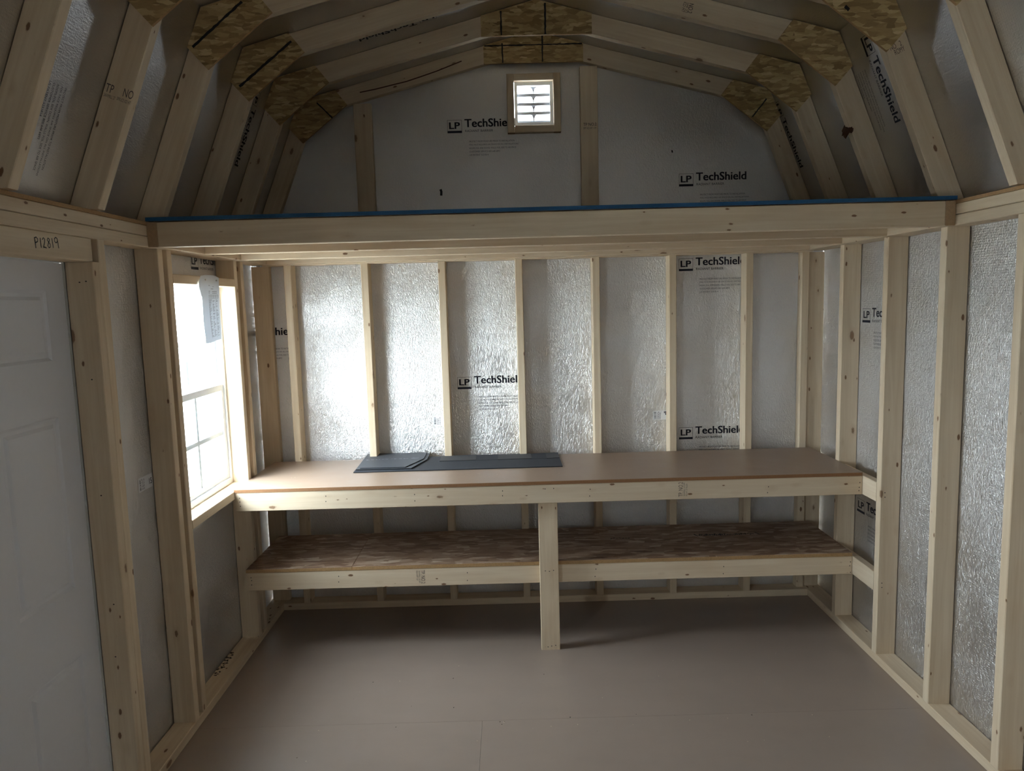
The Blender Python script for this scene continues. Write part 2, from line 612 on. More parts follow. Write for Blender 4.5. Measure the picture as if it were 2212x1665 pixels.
class Print:
    """flat ink marks in local inches (x right, y up, z out of the surface)"""

    def __init__(self):
        self.v, self.f, self.m = [], [], []

    def rect(self, x0, y0, x1, y1, m=0):
        k = len(self.v)
        self.v += [(x0, y0), (x1, y0), (x1, y1), (x0, y1)]
        self.f.append((k, k + 1, k + 2, k + 3))
        self.m.append(m)

    def text(self, s, x, y, w, h, bold=0.0, m=0, rot=0):
        vs, fs = glyphs(s)
        x0, x1 = min(a for a, b in vs), max(a for a, b in vs)
        y0, y1 = min(b for a, b in vs), max(b for a, b in vs)
        # heavier type: the same outlines struck again a hair to each side
        d = bold * h
        for dx, dy in ((0, 0),) if not bold else ((-d, -d * .5), (-d, d * .5), (d, -d * .5), (d, d * .5)):
            k = len(self.v)
            for a, b in vs:
                p, q = (a - x0) / (x1 - x0) * w + dx, (b - y0) / (y1 - y0) * h + dy
                if rot == 90:
                    p, q = -q, p
                elif rot == -90:
                    p, q = q, -p
                self.v.append((x + p, y + q))
            self.f += [tuple(k + i for i in f) for f in fs]
            self.m += [m] * len(fs)

    def stroke(self, pts, w, m=0):
        pts = [Vector(p) for p in pts]
        k = len(self.v)
        for i, p in enumerate(pts):
            d = (pts[min(i + 1, len(pts) - 1)] - pts[max(i - 1, 0)]).normalized()
            nr = Vector((-d[1], d[0])) * w / 2
            self.v += [tuple(p + nr), tuple(p - nr)]
        for i in range(len(pts) - 1):
            self.f.append((k + 2 * i, k + 2 * i + 1, k + 2 * i + 3, k + 2 * i + 2))
            self.m.append(m)

    def mesh(self, name):
        return new_mesh(name, [(a * S, b * S, 0) for a, b in self.v], self.f, self.m)


def frame_matrix(o, u, v, lift=0.03):
    u, v = Vector(u).normalized(), Vector(v).normalized()
    n = u.cross(v)
    o = (Vector(o) + n * lift) * S
    return Matrix(((u[0], v[0], n[0], o[0]), (u[1], v[1], n[1], o[1]), (u[2], v[2], n[2], o[2]), (0, 0, 0, 1)))


def printed(name, me, o, u, v, parent, mats=('ink', 'ink_grey'), label=None, lift=0.03):
    ob = place(name, me, parent, [M[m] for m in mats], frame_matrix(o, u, v, lift))
    if label:
        ob['label'] = label
    return ob


def logo_mesh():
    p = Print()
    t = 0.06
    p.rect(0, 0, 3, 0.45)
    p.rect(0, 2.55, 3, 2.55 + t)
    p.rect(0, 0.45, t, 2.55)
    p.rect(3 - t, 0.45, 3, 2.55)
    p.text('LP', 0.42, 0.86, 2.15, 1.28, 0.045)
    p.text('TechShield', 3.62, 1.13, 10.45, 1.62, 0.032)
    p.text('RADIANT BARRIER', 3.68, 0.14, 5.8, 0.46, 0.004, 1)
    for i, (s, w) in enumerate(PARA):
        p.text(s, 4.45, -1.95 - 0.68 * i, w, 0.34, 0.0, 1)
    return p.mesh('printed_logo')


PARA = (('PROTECT FROM MOISTURE PRIOR TO INSTALLATION', 9.4), ('FOIL FACE REQUIRES AIR SPACE ON ALL INSTALLATIONS', 10.2),
        ('ROOFS: FOIL SIDE DOWN. WALLS: FOIL SIDE TO AIR SPACE', 9.7), ('CUSTOMER SERVICE 800 648 6893', 6.3), ('US PATENT 5231814', 3.9))
LOGO = logo_mesh()
WX = 57.2                # inner face of the side-wall studs
XS = 60.7                # inner face of the side sheathing
ZP = 74.6                # underside of the top plates
YF = -168.0              # front wall
TH = 0.42

# ------------------------------------------------------------------ ground and floor
g = sheet('ground', (-1500, -1500, -14), (1, 0, 0), (0, 1, 0), 3000, 3000, 4, None, ('ground', 'ground'))
prop(g, 'pale gravel yard outside the shed, seen blown out through the window', 'ground', kind='structure')

floor = root('floor', (0, 0, 0), 'brown particleboard floor of the shed with fine sheet joints', 'floor', kind='structure')
G = 0.016
for (x0, x1, y0, y1) in ((-XS, XS, -47.75, 0), (-XS, -12.4, -95.75, -47.75), (-12.4, XS, -95.75, -47.75),
                         (-XS, XS, -143.75, -95.75), (-XS, XS, YF, -143.75)):
    box_ = sheet('floor_panel', (x0 + G, y0 + G, 0), (1, 0, 0), (0, 1, 0), x1 - x0 - 2 * G, y1 - y0 - 2 * G, 0.72, floor, ('floor', 'floor'))
sheet('subfloor', (-XS, YF, -0.75), (1, 0, 0), (0, 1, 0), 2 * XS, -YF, 1.5, floor, ('worktop_edge', 'worktop_edge'))

# ------------------------------------------------------------------ roof profile


def top_z(x):
    x = abs(x)
    return min(120.0 - 0.2585 * x, 99.1 + (51.57 - x) / 0.4)


KNEE_O, KNEE_I = (48.19, 107.54), (45.60, 104.61)

# ------------------------------------------------------------------ back wall
wb = root('wall_back', (0, 0, 0), 'back wall of silver foil sheathing between upright studs, with a gable above the loft', 'wall', kind='structure')
VENT = (-4.1, 3.9, 101.6, 110.6)
panels_b = []
for (x0, x1) in ((-XS, -36.1), (-36.1, 11.9), (11.9, XS)):
    a, b = x0 + (0 if x0 == -XS else .02), x1 - (0 if x1 == XS else .02)
    panels_b.append(sheet('sheathing_panel', (a, 0, -1), (1, 0, 0), (0, 0, 1), b - a, 79.3, TH, wb, ('foil_wall', 'siding')))
    xs = sorted({a, b} | {k for k in (-48.19, 0, 48.19) if a < k < b})
    if a < VENT[0] < b:
        # gable panel with the vent opening cut out: four pieces of one sheet
        poly = None
        bm_pts = []
        o = (a, 0, 78.35)
        u0, u1 = VENT[0] - a, VENT[1] - a
        v0, v1 = VENT[2] - 78.35, VENT[3] - 78.35
        tz = lambda x: top_z(x) - 78.35
        pieces = [[(0, 0), (u0, 0), (u0, tz(VENT[0])), (0, tz(a))],
                  [(u1, 0), (b - a, 0), (b - a, tz(b)), (u1, tz(VENT[1]))],
                  [(u0, 0), (u1, 0), (u1, v0), (u0, v0)],
                  [(u0, v1), (u1, v1), (u1, tz(VENT[1])), (-a, tz(0)), (u0, tz(VENT[0]))]]
        gp = sheet('gable_panel', o, (1, 0, 0), (0, 0, 1), 1, 1, TH, wb, ('foil_roof', 'siding'), poly=pieces[0])
        gm = bmesh.new()
        gm.from_mesh(gp.data)
        for pc in pieces[1:]:
            q = sheet('gable_panel', o, (1, 0, 0), (0, 0, 1), 1, 1, TH, wb, ('foil_roof', 'siding'), poly=pc)
            gm.from_mesh(q.data)
            bpy.data.objects.remove(q)
        gm.to_mesh(gp.data)
        gm.free()
    else:
        pl = [(0, 0), (b - a, 0)] + [(k - a, max(0.01, top_z(k) - 78.35)) for k in reversed(xs)]
        sheet('gable_panel', (a, 0, 78.35), (1, 0, 0), (0, 0, 1), 1, 1, TH, wb, ('foil_roof', 'siding'), poly=pl)
box_board('bottom_plate', (-WX, WX), (-3.5, -.06), (0, 1.5), wb)
box_board('top_plate', (-WX, WX), (-3.5, -.06), (74.3, 75.8), wb)
for i in range(7):
    x = -52.86 + 16 * i
    box_board('stud', (x, x + 1.5), (-3.5, -.06), (1.5, 74.3), wb)
box_board('corner_stud', (-60.2, -56.5), (-1.55, -.05), (1.5, 74.3), wb)
box_board('corner_stud', (56.9, 60.3), (-1.55, -.05), (1.5, 74.3), wb)
box_board('corner_stud', (55.3, 56.8), (-2.2, -.05), (1.5, 74.3), wb)
for (x0, x1) in ((-37.15, -33.5), (9.4, 13.0)):
    zt = 116.4 - 0.2585 * max(abs(x0), abs(x1)) - .1
    s_ = box_board('gable_stud', (x0, x1), (-1.5, -.05), (78.7, zt), wb, 'wood_clear')
p = Print()
p.text('TP NO.2', 0, .65, 2.7, .6, .01)
p.text('SPF KD HT 119', 0, 0, 2.6, .4)
printed('grade_stamp', p.mesh('grade_stamp'), (9.98, -1.5, 100.45), (1, 0, 0), (0, 0, 1), s_, ('stamp',))
for (x, z) in ((29.95, 71.1), (29.95, 34.8), (-17.9, 47.15), (-66.1, 58.75)):
    printed('printed_logo', LOGO, (x, 0, z), (1, 0, 0), (0, 0, 1), wb)
for (x, z) in ((-18.1, 100.7), (30.0, 88.65)):
    printed('printed_logo', LOGO, (x, 0, z), (1, 0, 0), (0, 0, 1), wb)


def sticker(o, u, v, w, h, parent, seed, extra=None):
    """small white barcode label stuck to the foil, print turned on its side"""
    r = random.Random(seed)
    q = Print()
    q.rect(0, 0, w, h)
    x = 0.25
    pr = Print()
    for k in range(14):                         # bar code, bars lying across the label
        hh = r.choice((.05, .08, .12))
        pr.rect(x, 0.2 + k * (h - .4) / 14, x + .38, 0.2 + k * (h - .4) / 14 + hh * .7, 0)
    for c_ in range(3):                         # rows of small type
        xx = 0.85 + c_ * .32
        yy = .2
        while yy < h - .5:
            l_ = r.uniform(.12, .4)
            pr.rect(xx, yy, xx + .10, yy + l_, 1)
            yy += l_ + .1
    if extra:
        pr.text(extra, w - .95, .55, .75, .85, .02, 0)
    else:
        pr.rect(w - .42, h * .5, w - .18, h - .18, 0)
        pr.rect(w - .72, h - .62, w - .5, h - .2, 1)
    b = place('label_sticker', q.mesh('label_sticker'), parent, [M['sticker']], frame_matrix(o, u, v, .03))
    prop(b, 'small white barcode label stuck to the foil')
    place('label_print', pr.mesh('label_print'), b, [M['ink'], M['ink_grey']], frame_matrix(o, u, v, .05))


sticker((-23.5, 0, 39.35), (1, 0, 0), (0, 0, 1), 3.2, 2.1, wb, 3)
sticker((24.3, 0, 39.3), (1, 0, 0), (0, 0, 1), 3.1, 2.0, wb, 4)

# scuffs torn in the gable foil
p = Print()
p.stroke([(-20.0, 89.4), (-19.85, 88.9), (-19.9, 88.1)], .5)
printed('foil_tear', p.mesh('foil_tear'), (0, 0, 0), (1, 0, 0), (0, 0, 1), wb, ('marker',))
p = Print()
p.stroke([(28.5, 96.1), (28.65, 95.6)], .3)
printed('foil_tear', p.mesh('foil_tear'), (0, 0, 0), (1, 0, 0), (0, 0, 1), wb, ('marker',))

# ------------------------------------------------------------------ right wall
wr = root('wall_right', (0, 0, 0), 'right wall of silver foil sheathing behind evenly spaced studs', 'wall', kind='structure')
for (y1, y0) in ((0, -48), (-48, -96), (-96, -144), (-144, YF)):
    sheet('sheathing_panel', (XS, y1 - .02, -1), (0, -1, 0), (0, 0, 1), y1 - y0 - .04, 79.2, TH, wr, ('foil_wall', 'siding'))
box_board('bottom_plate', (WX, XS - .06), (YF, -.05), (0, 1.5), wr)
box_board('top_plate', (WX, XS - .06), (YF, -.05), (ZP, ZP + 1.48), wr)
box_board('top_plate', (WX + .05, XS - .06), (YF, -.05), (ZP + 1.54, ZP + 3.02), wr)
box_board('plate_shim', (WX - .05, XS - .06), (YF, -.05), (ZP + 3.04, ZP + 3.5), wr, 'osb_edge', ch=.02)
RS = [-16.9 - 16.1 * k for k in range(5)]
for k, y in enumerate(RS):
    nl = []
    if k == 1:
        nl = [(WX + .75, 0, 30.9), (WX + .78, 0, 30.1), (WX + .72, 0, 14.6), (WX + .75, 0, 13.8)]
    box_board('stud', (WX, XS - .07), (y, y + 1.5), (1.5, ZP), wr, nails=nl)
for k in range(5, 10):
    box_board('stud', (WX, XS - .07), (RS[0] - 16.1 * k, RS[0] - 16.1 * k + 1.5), (1.5, ZP), wr)
for (y, z) in ((-17.75, 59.9), (-17.7, 23.2)):
    printed('printed_logo', LOGO, (XS, y, z), (0, -1, 0), (0, 0, 1), wr)

# ------------------------------------------------------------------ left wall
wl = root('wall_left', (0, 0, 0), 'left wall of silver foil sheathing with a door and a window framed in studs', 'wall', kind='structure')
DOOR = (-102.6, -65.3)
DZ = 71.75


def left_sheet(y0, y1, z0=-1.0, z1=78.2):
    return sheet('sheathing_panel', (-XS, y0 + .02, z0), (0, 1, 0), (0, 0, 1), y1 - y0 - .04, z1 - z0, TH, wl, ('foil_wall', 'siding'))


left_sheet(WIN1[1] - .3, 0)
left_sheet(WIN1[0] + .3, WIN1[1] - .3, -1, WZ[0] - .5)
left_sheet(WIN1[0] + .3, WIN1[1] - .3, WZ[1] + .3, 78.2)
left_sheet(DOOR[1], WIN1[0] + .3)
left_sheet(DOOR[0] + .6, DOOR[1], DZ + .4, 78.2)
left_sheet(WIN2[1] - .3, DOOR[0] + .6)
left_sheet(WIN2[0] + .3, WIN2[1] - .3, -1, WZ2[0] - .5)
left_sheet(WIN2[0] + .3, WIN2[1] - .3, WZ2[1] + .3, 78.2)
left_sheet(YF, WIN2[0] + .3)
box_board('bottom_plate', (-XS + .06, -WX), (DOOR[1] + .02, -.05), (0, 1.5), wl)
box_board('bottom_plate', (-XS + .06, -WX), (YF, DOOR[0] - .02), (0, 1.5), wl)
box_board('top_plate', (-XS + .06, -WX), (YF, -.05), (ZP, ZP + 1.48), wl)
box_board('top_plate', (-XS + .06, -WX - .05), (YF, -.05), (ZP + 1.54, ZP + 3.02), wl)
box_board('plate_shim', (-XS + .06, -WX + .05), (YF, -.05), (ZP + 3.04, ZP + 3.5), wl, 'osb_edge', ch=.02)
LX = (-XS + .07, -WX)
for a in (-63.75, -48.4, -45.6, -19.2, -15.9, -103.8 - .35, WIN2[1], WIN2[0] - 1.5, -153):
    box_board('stud', LX, (a, a + 1.5), (1.5, ZP), wl, 'wood' if a != -19.2 else 'wood_clear')
nl = [(-59.0, 0, 69.3), (-58.2, 0, 69.4), (-58.6, 0, 57.3), (-58.8, 0, 42.5), (-58.5, 0, 28.1), (-58.9, 0, 21)]
box_board('trimmer_stud', LX, (DOOR[1], DOOR[1] + 1.5), (0, DZ), wl, nails=nl)
box_board('trimmer_stud', LX, (DOOR[0] - 1.5, DOOR[0]), (0, DZ), wl)
hd = box_board('door_header', (-58.9, -57.35), (DOOR[0] - 1.5, -64.95), (DZ + .03, ZP - .02), wl, 'wood_plain')
box_board('door_header', (-60.6, -59.05), (DOOR[0] - 1.5, -63.8), (DZ + .03, ZP - .02), wl)
for (a, b), z_ in ((WIN1, WZ), (WIN2, WZ2)):
    box_board('window_header', LX, (a + .02, b - .02), (z_[1], z_[1] + 1.45), wl)
    box_board('window_sill', LX, (a + .02, b - .02), (z_[0] - 1.5, z_[0]), wl, 'wood_clear')
printed('printed_logo', LOGO, (-XS, -29.45, 72.6), (0, 1, 0), (0, 0, 1), wl)
sticker((-XS, -52.6, 39.5), (0, 1, 0), (0, 0, 1), 4.0, 2.05, wl, 9, '15')
# the shed number written on the header in marker
p = Print()
w = .12
p.stroke([(0, 1.12), (.02, .6), (.0, 0)], w)
p.stroke([(-.05, 1.1), (.3, 1.18), (.52, .98), (.45, .72), (.05, .58)], w)
p.stroke([(.95, 1.12), (.93, .05)], w)
p.stroke([(1.3, .92), (1.5, 1.14), (1.72, 1.0), (1.62, .62), (1.32, .08)], w)
p.stroke([(1.3, .1), (1.55, .12), (1.85, .03)], w)
p.stroke([(2.55, 1.0), (2.3, 1.12), (2.15, .9), (2.35, .66), (2.58, .42), (2.5, .12), (2.28, .05), (2.1, .28), (2.3, .58), (2.52, .84), (2.55, 1.02)], w)
p.stroke([(3.02, 1.12), (3.06, .04)], w)
p.stroke([(3.98, 1.08), (3.72, 1.22), (3.46, 1.05), (3.44, .78), (3.66, .6), (3.92, .72), (3.98, 1.08), (4.02, .5), (4.05, 0)], w)
printed('handwritten_number', p.mesh('handwritten_number'), (-57.35, -75.6, 72.62), (0, 1, .07), (0, -.07, 1), hd, ('marker',), 'black handwritten number')

# ------------------------------------------------------------------ front wall, behind the camera
wf = root('wall_front', (0, YF, 0), 'plain foil lined front wall behind the viewpoint', 'wall', kind='structure')
pl = [(0, 0), (2 * XS, 0)] + [(XS - k, max(.01, top_z(k) + 1)) for k in (-XS + .4, -48.19, 0, 48.19, XS - .4)][::1]
pl = [(0, 0), (2 * XS, 0), (2 * XS, 78), (XS + 48.19, 108.5), (XS, 121), (XS - 48.19, 108.5), (0, 78)]
sheet('sheathing_panel', (XS, YF, -1), (-1, 0, 0), (0, 0, 1), 1, 1, TH, wf, ('foil_wall', 'siding'), poly=pl)

# ------------------------------------------------------------------ ceiling: gambrel roof sheathing and trusses
ce = root('ceiling', (0, 0, 0), 'gambrel roof of foil backed sheathing on wooden trusses with strand board gussets', 'ceiling', kind='structure')
ysplit = [0.5, -48, -96, -144, YF]
L_LOW = math.hypot(KNEE_O[0] - 61.0, KNEE_O[1] - (99.1 + (51.57 - 61.0) / .4))
L_UP = math.hypot(KNEE_O[0], 120 - KNEE_O[1])
for s in (-1, 1):
    dlow = Vector((s * .3714, 0, -.9285))      # down the lower slope
    dup = Vector((s * KNEE_O[0], 0, KNEE_O[1] - 120)).normalized()
    for a, b in zip(ysplit, ysplit[1:]):
        if s > 0:
            sheet('roof_panel', (s * KNEE_O[0], a, KNEE_O[1]), dlow, (0, -1, 0), L_LOW, a - b - .04, TH, ce, ('foil_roof', 'siding'))
            sheet('roof_panel', (0, a, 120.0), dup, (0, -1, 0), L_UP, a - b - .04, TH, ce, ('foil_roof', 'siding'))
        else:
            sheet('roof_panel', (s * KNEE_O[0], b, KNEE_O[1]), dlow, (0, 1, 0), L_LOW, a - b - .04, TH, ce, ('foil_roof', 'siding'))
            sheet('roof_panel', (0, b, 120.0), dup, (0, 1, 0), L_UP, a - b - .04, TH, ce, ('foil_roof', 'siding'))


def rafter(name, pts, y0, parent, mat='wood'):
    """mitred 2x4: quad pts (x, z) = inner start, outer start, outer end, inner end; local X along its length"""
    a, b, c, d = (Vector((p[0], y0, p[1])) for p in pts)
    X = ((c + d) - (a + b)).normalized()
    Zv = Vector((0, 1, 0))
    Y = Zv.cross(X).normalized()
    o = (a + b) / 2
    loc = [((q - o).dot(X), (q - o).dot(Y)) for q in (a, b, c, d)]
    if loc[0][1] > loc[1][1]:
        pass
    n = 4
    ar = sum(loc[i][0] * loc[(i + 1) % n][1] - loc[(i + 1) % n][0] * loc[i][1] for i in range(n))
    if ar < 0:
        loc = loc[::-1]
    v, f = [], []
    ch = .08
    cx, cy = sum(q[0] for q in loc) / 4, sum(q[1] for q in loc) / 4
    # four loops give eased long edges
    for z, k in ((0, ch), (ch, 0), (1.5 - ch, 0), (1.5, ch)):
        for q in loc:
            v.append((q[0] * S, (q[1] - math.copysign(k, q[1] - cy)) * S, z * S))
    f.append((3, 2, 1, 0))
    f.append((12, 13, 14, 15))
    mi = [0, 0]
    for r in range(3):
        for i in range(4):
            j = (i + 1) % 4
            f.append((r * 4 + i, r * 4 + j, r * 4 + 4 + j, r * 4 + 4 + i))
            e = Vector(loc[j]) - Vector(loc[i])
            mi.append(1 if abs(e[1]) > abs(e[0]) * .3 else 0)
    me = new_mesh(name, v, f, mi)
    mw = Matrix(((X[0], Y[0], Zv[0], o[0] * S), (X[1], Y[1], Zv[1], o[1] * S), (X[2], Y[2], Zv[2], o[2] * S), (0, 0, 0, 1)))
    return place(name, me, parent, [M[mat], M['end']], mw)


def truss(y0, lines, th=.44):
    """y0: camera-side face. lines: painted chalk lines on the left, peak and right gussets"""
    r = part_root('roof_truss', (0, y0 + .75, 78.1), ce)
    out = {'root': r}
    for s in (-1, 1):
        zf = 78.13
        out['low', s] = rafter('rafter', [(s * (47.8 + .4 * (99.1 - zf)), zf), (s * (51.53 + .4 * (99.1 - zf)), zf), (s * 48.12, 107.5), (s * 45.6, 104.61)], y0, r)
        out['up', s] = rafter('rafter', [(s * 45.58, 104.66), (s * 48.1, 107.54), (0.02 * s, 119.96), (0.02 * s, 116.4)], y0, r)
        gp = [(38.25, 106.45), (47.75, 99.05), (50.42, 102.05), (48.08, 107.35), (40.6, 109.42)]
        out['g', s] = prism('gusset', [(s * a, b) for a, b in gp], y0 - th, y0 - .01, r, ['osb', 'marker', 'osb_edge'], lines.get(s, ()))
    out['g', 0] = prism('gusset', [(-10.1, 113.7), (10.1, 113.7), (10.1, 117.3), (0, 119.88), (-10.1, 117.3)], y0 - th, y0 - .01, r, ['osb', 'marker', 'osb_edge'], lines.get(0, ()))
    return out


TR = {}
TR[6] = truss(-1.5, {-1: [((-44.4, 107.0), (-41.4, 103.9), .3)], 1: [((47.5, 105.4), (44.6, 101.9), .3)],
                     0: [((-6.3, 117.6), (-6.25, 113.8), .3), ((1.87, 119.2), (1.8, 113.8), .3), ((-9.9, 117.15), (9.9, 117.15), .28)]})
TR[5] = truss(-16.75, {0: [((-6.4, 118.0), (-6.4, 113.8), .3), ((1.65, 119.2), (1.6, 113.8), .33)]})
TR[4] = truss(-32.75, {-1: [((-49.0, 101.3), (-40.2, 108.1), .42)]})
TR[3] = truss(-48.75, {-1: [((-49.6, 102.05), (-42.3, 107.9), .36)], 1: [((41.6, 105.2), (42.2, 104.7), .55)]})
TR[2] = truss(-64.75, {})
TR[1] = truss(-80.75, {})
TR[0] = truss(-96.75, {})


def stamp(lines_, o, u, v, parent, mats=('stamp',)):
    p = Print()
    for (s, x, y, w, h, b, rot) in lines_:
        p.text(s, x, y, w, h, b, 0, rot)
    return printed('grade_stamp', p.mesh('grade_stamp'), o, u, v, parent, mats, None, .02)


stamp([('TP', 0, 0, .95, 1.0, .0, 0), ('NO', 2.15, .15, 1.2, 1.0, .0, 0), ('SAWMILL 27', .0, -.6, 1.4, .4, 0, 0), ('SPRUCE KD HT', 1.6, -.5, 1.7, .4, 0, 0)],
      (-54.15, -64.75, 91.9), (.93, 0, -.37), (.37, 0, .93), TR[2]['root'])
stamp([('NO   2', .25, .85, 1.7, .75, .0, 0), ('ROMY', .6, 0, 1.5, .75, .0, 0)], (48.6, -48.75, 98.35), (.9, 0, .42), (-.42, 0, .9), TR[3]['root'])
stamp([('NO.2', 0, 0, 1.5, .75, .01, -90), ('KD HT', -.95, 0, 1.6, .45, 0, -90), ('SPF 27', -.45, 0, 1.6, .35, 0, -90)], (24.0, -32.75, 112.5), (.968, 0, -.25), (.25, 0, .968), TR[4]['root'])
# torn bark left on the edge of one right-hand rafter
bmv = bmesh.new()
bmesh.ops.create_icosphere(bmv, subdivisions=2, radius=1.0)
rr = random.Random(5)
for vv in bmv.verts:
    k = 1 + rr.uniform(-.5, .45)
    vv.co = Vector((vv.co.x * 1.9 * k, vv.co.y * .8 * k, vv.co.z * .35 * k)) * S
mb = bpy.data.meshes.new('bark_patch')
bmv.to_mesh(mb)
bmv.free()
bt = TR[4]['root']
place('bark_patch', mb, bt, [M['bark']], frame_matrix((50.6, -31.9, 92.2), (.45, .55, .72), (-.7, .7, -.1), 0.25))

# printing on the roof foil, read down the slope
DL, DR = (-.3714, 0, -.9285), (.3714, 0, -.9285)


def on_slope(s, y, z, back, cap):
    """baseline start for a logo whose TechShield begins at height z: `back` inches up-slope from there"""
    x = 51.57 + .4 * (99.1 - z)
    return Vector((s * x, y, z)) - Vector((s * .3714, 0, -.9285)) * back


o = on_slope(1, -38.9, 101.3, 3.62, 0) + Vector((0, 1.13, 0))
printed('printed_logo', LOGO, o, DR, (0, -1, 0), ce)
o = on_slope(1, -2.0, 101.2, 3.62, 0) + Vector((0, 1.13, 0))
printed('printed_logo', LOGO, o, DR, (0, -1, 0), ce)
o = on_slope(-1, -22.1, 100.9, 3.62, 0) + Vector((0, -1.13, 0))
printed('printed_logo', LOGO, o, DL, (0, 1, 0), ce)
p = Print()
for i, (s, w) in enumerate(PARA):
    p.text(s, 0, -.68 * i, w, .34, 0.0)
printed('printed_notice', p.mesh('printed_notice'), on_slope(-1, -71.4, 90.4, 0, 0), DL, (0, 1, 0), ce, ('ink_grey',))
# a drying split along the end truss rafter
p = Print()
p.stroke([(0, 0), (3.2, .55), (6.5, 1.25), (9.6, 1.9), (12.5, 2.75), (15.8, 3.75), (18.6, 4.75), (21.0, 5.6)], .22)
printed('timber_split', p.mesh('timber_split'), (-35.6, -1.5, 108.9), (1, 0, 0), (0, 0, 1), TR[6]['root'], ('bark',))
du = Vector((-KNEE_O[0], 0, KNEE_O[1] - 120)).normalized()
o = Vector((-21.2, -23.0 - 1.13, 120 - .2585 * 21.2)) - du * 3.62
printed('printed_logo', LOGO, o, du, (0, 1, 0), ce)

# ------------------------------------------------------------------ windows


def window(n, a, b, zz, label):
    z0, z1 = zz
    w = root('window_%d' % n, (-61.2, (a + b) / 2, z0), label, 'window', kind='structure')
    xf = (-62.3, -60.15)
    fr = .75

    def bar(name, x, y, z, parent, m='vinyl'):
        return box_board(name, x, y, z, parent, m, ch=.05)
    f = bar('window_frame', xf, (a, a + fr), (z0 + .02, z1 - .02), w)
    bar('window_frame', xf, (b - fr, b), (z0 + .02, z1 - .02), w)
    bar('window_frame', xf, (a + fr, b - fr), (z1 - fr, z1 - .02), w)
    bar('window_frame', xf, (a + fr, b - fr), (z0 + .02, z0 + 1.1), w)
    zm = (z0 + z1) / 2 - .1
    for nm, xx, lo, hi in (('lower_sash', (-61.1, -60.45), z0 + 1.15, zm + .65), ('upper_sash', (-62.1, -61.35), zm - .6, z1 - fr)):
        sr = part_root(nm, (sum(xx) / 2, (a + b) / 2, lo), w)
        ya, yb = a + fr, b - fr
        st = 1.0
        lower = nm == 'lower_sash'
        bot, top = (.85, 1.2) if lower else (1.2, .9)
        bar('stile', xx, (ya, ya + st), (lo, hi), sr)
        bar('stile', xx, (yb - st, yb), (lo, hi), sr)
        bar('rail', xx, (ya + st, yb - st), (lo, lo + bot), sr)
        bar('rail', xx, (ya + st, yb - st), (hi - top, hi), sr)
        xm = sum(xx) / 2
        ym, zmid = (a + b) / 2, (lo + bot + hi - top) / 2
        bar('muntin', (xm - .06, xm + .06), (ym - .4, ym + .4), (lo + bot, hi - top), sr)
        bar('muntin', (xm - .055, xm + .055), (ya + st, yb - st), (zmid - .4, zmid + .4), sr)
        sheet('pane', (xm + .16, ya + st - .1, lo + bot - .1), (0, 1, 0), (0, 0, 1), yb - ya - 2 * st + .2, hi - lo - bot - top + .2, .04, sr, ('glass', 'glass'))
    return w


window(1, WIN1[0], WIN1[1], WZ, 'white vinyl window with grid bars and a paper pinned above it')
window(2, WIN2[0], WIN2[1], WZ2, 'white vinyl window beside the viewpoint, past the door')

# ------------------------------------------------------------------ door
dr = root('door_1', (-61.5, sum(DOOR) / 2, 0), 'white panelled steel door in the left wall', 'door', kind='structure')


def door_leaf():
    bm = bmesh.new()
    y0, y1, z0, z1 = DOOR[0] + .7, DOOR[1] + .02, .4, DZ - .1
    X0 = -61.0
    rows = [(60.0, 68.3), (31.9, 53.2), (6.5, 23.2)]
    cols = [(DOOR[0] + 4.4, DOOR[0] + 14.6), (-79.0, -68.85)]
    ys = sorted({y0, y1, *[c for cc in cols for c in cc]})
    zs = sorted({z0, z1, *[c for cc in rows for c in cc]})
    V = {}

    def vv(x, y, z):
        k = (round(x, 3), round(y, 3), round(z, 3))
        if k not in V:
            V[k] = bm.verts.new((x * S, y * S, z * S))
        return V[k]
    for i in range(len(ys) - 1):
        for j in range(len(zs) - 1):
            a, b, c, d = ys[i], ys[i + 1], zs[j], zs[j + 1]
            if (a, b) in cols and (c, d) in rows:
                loops = [(0, 0), (.35, -.22), (.75, -.22), (1.15, .0), (1.45, .02)]
                for (m0, h0), (m1, h1) in zip(loops, loops[1:]):
                    P = [(X0 + h0, a + m0, c + m0), (X0 + h0, b - m0, c + m0), (X0 + h0, b - m0, d - m0), (X0 + h0, a + m0, d - m0)]
                    Q = [(X0 + h1, a + m1, c + m1), (X0 + h1, b - m1, c + m1), (X0 + h1, b - m1, d - m1), (X0 + h1, a + m1, d - m1)]
                    for k in range(4):
                        l = (k + 1) % 4
                        bm.faces.new((vv(*P[k]), vv(*P[l]), vv(*Q[l]), vv(*Q[k])))
                m, h = loops[-1]
                bm.faces.new((vv(X0 + h, a + m, c + m), vv(X0 + h, b - m, c + m), vv(X0 + h, b - m, d - m), vv(X0 + h, a + m, d - m)))
            else:
                bm.faces.new((vv(X0, a, c), vv(X0, b, c), vv(X0, b, d), vv(X0, a, d)))
    # back and rim
    rim = [e for e in bm.edges if e.is_boundary]
    r = bmesh.ops.extrude_edge_only(bm, edges=rim)
    nv = [q for q in r['geom'] if isinstance(q, bmesh.types.BMVert)]
    for q in nv:
        q.co.x = -62.7 * S
    bmesh.ops.holes_fill(bm, edges=[e for e in bm.edges if e.is_boundary], sides=0)
    bmesh.ops.recalc_face_normals(bm, faces=bm.faces)
    c = Vector((-61.5, sum(DOOR) / 2, 0)) * S
    for q in bm.verts:
        q.co -= c
    me = bpy.data.meshes.new('door_leaf')
    bm.to_mesh(me)
    bm.free()
    return me, c


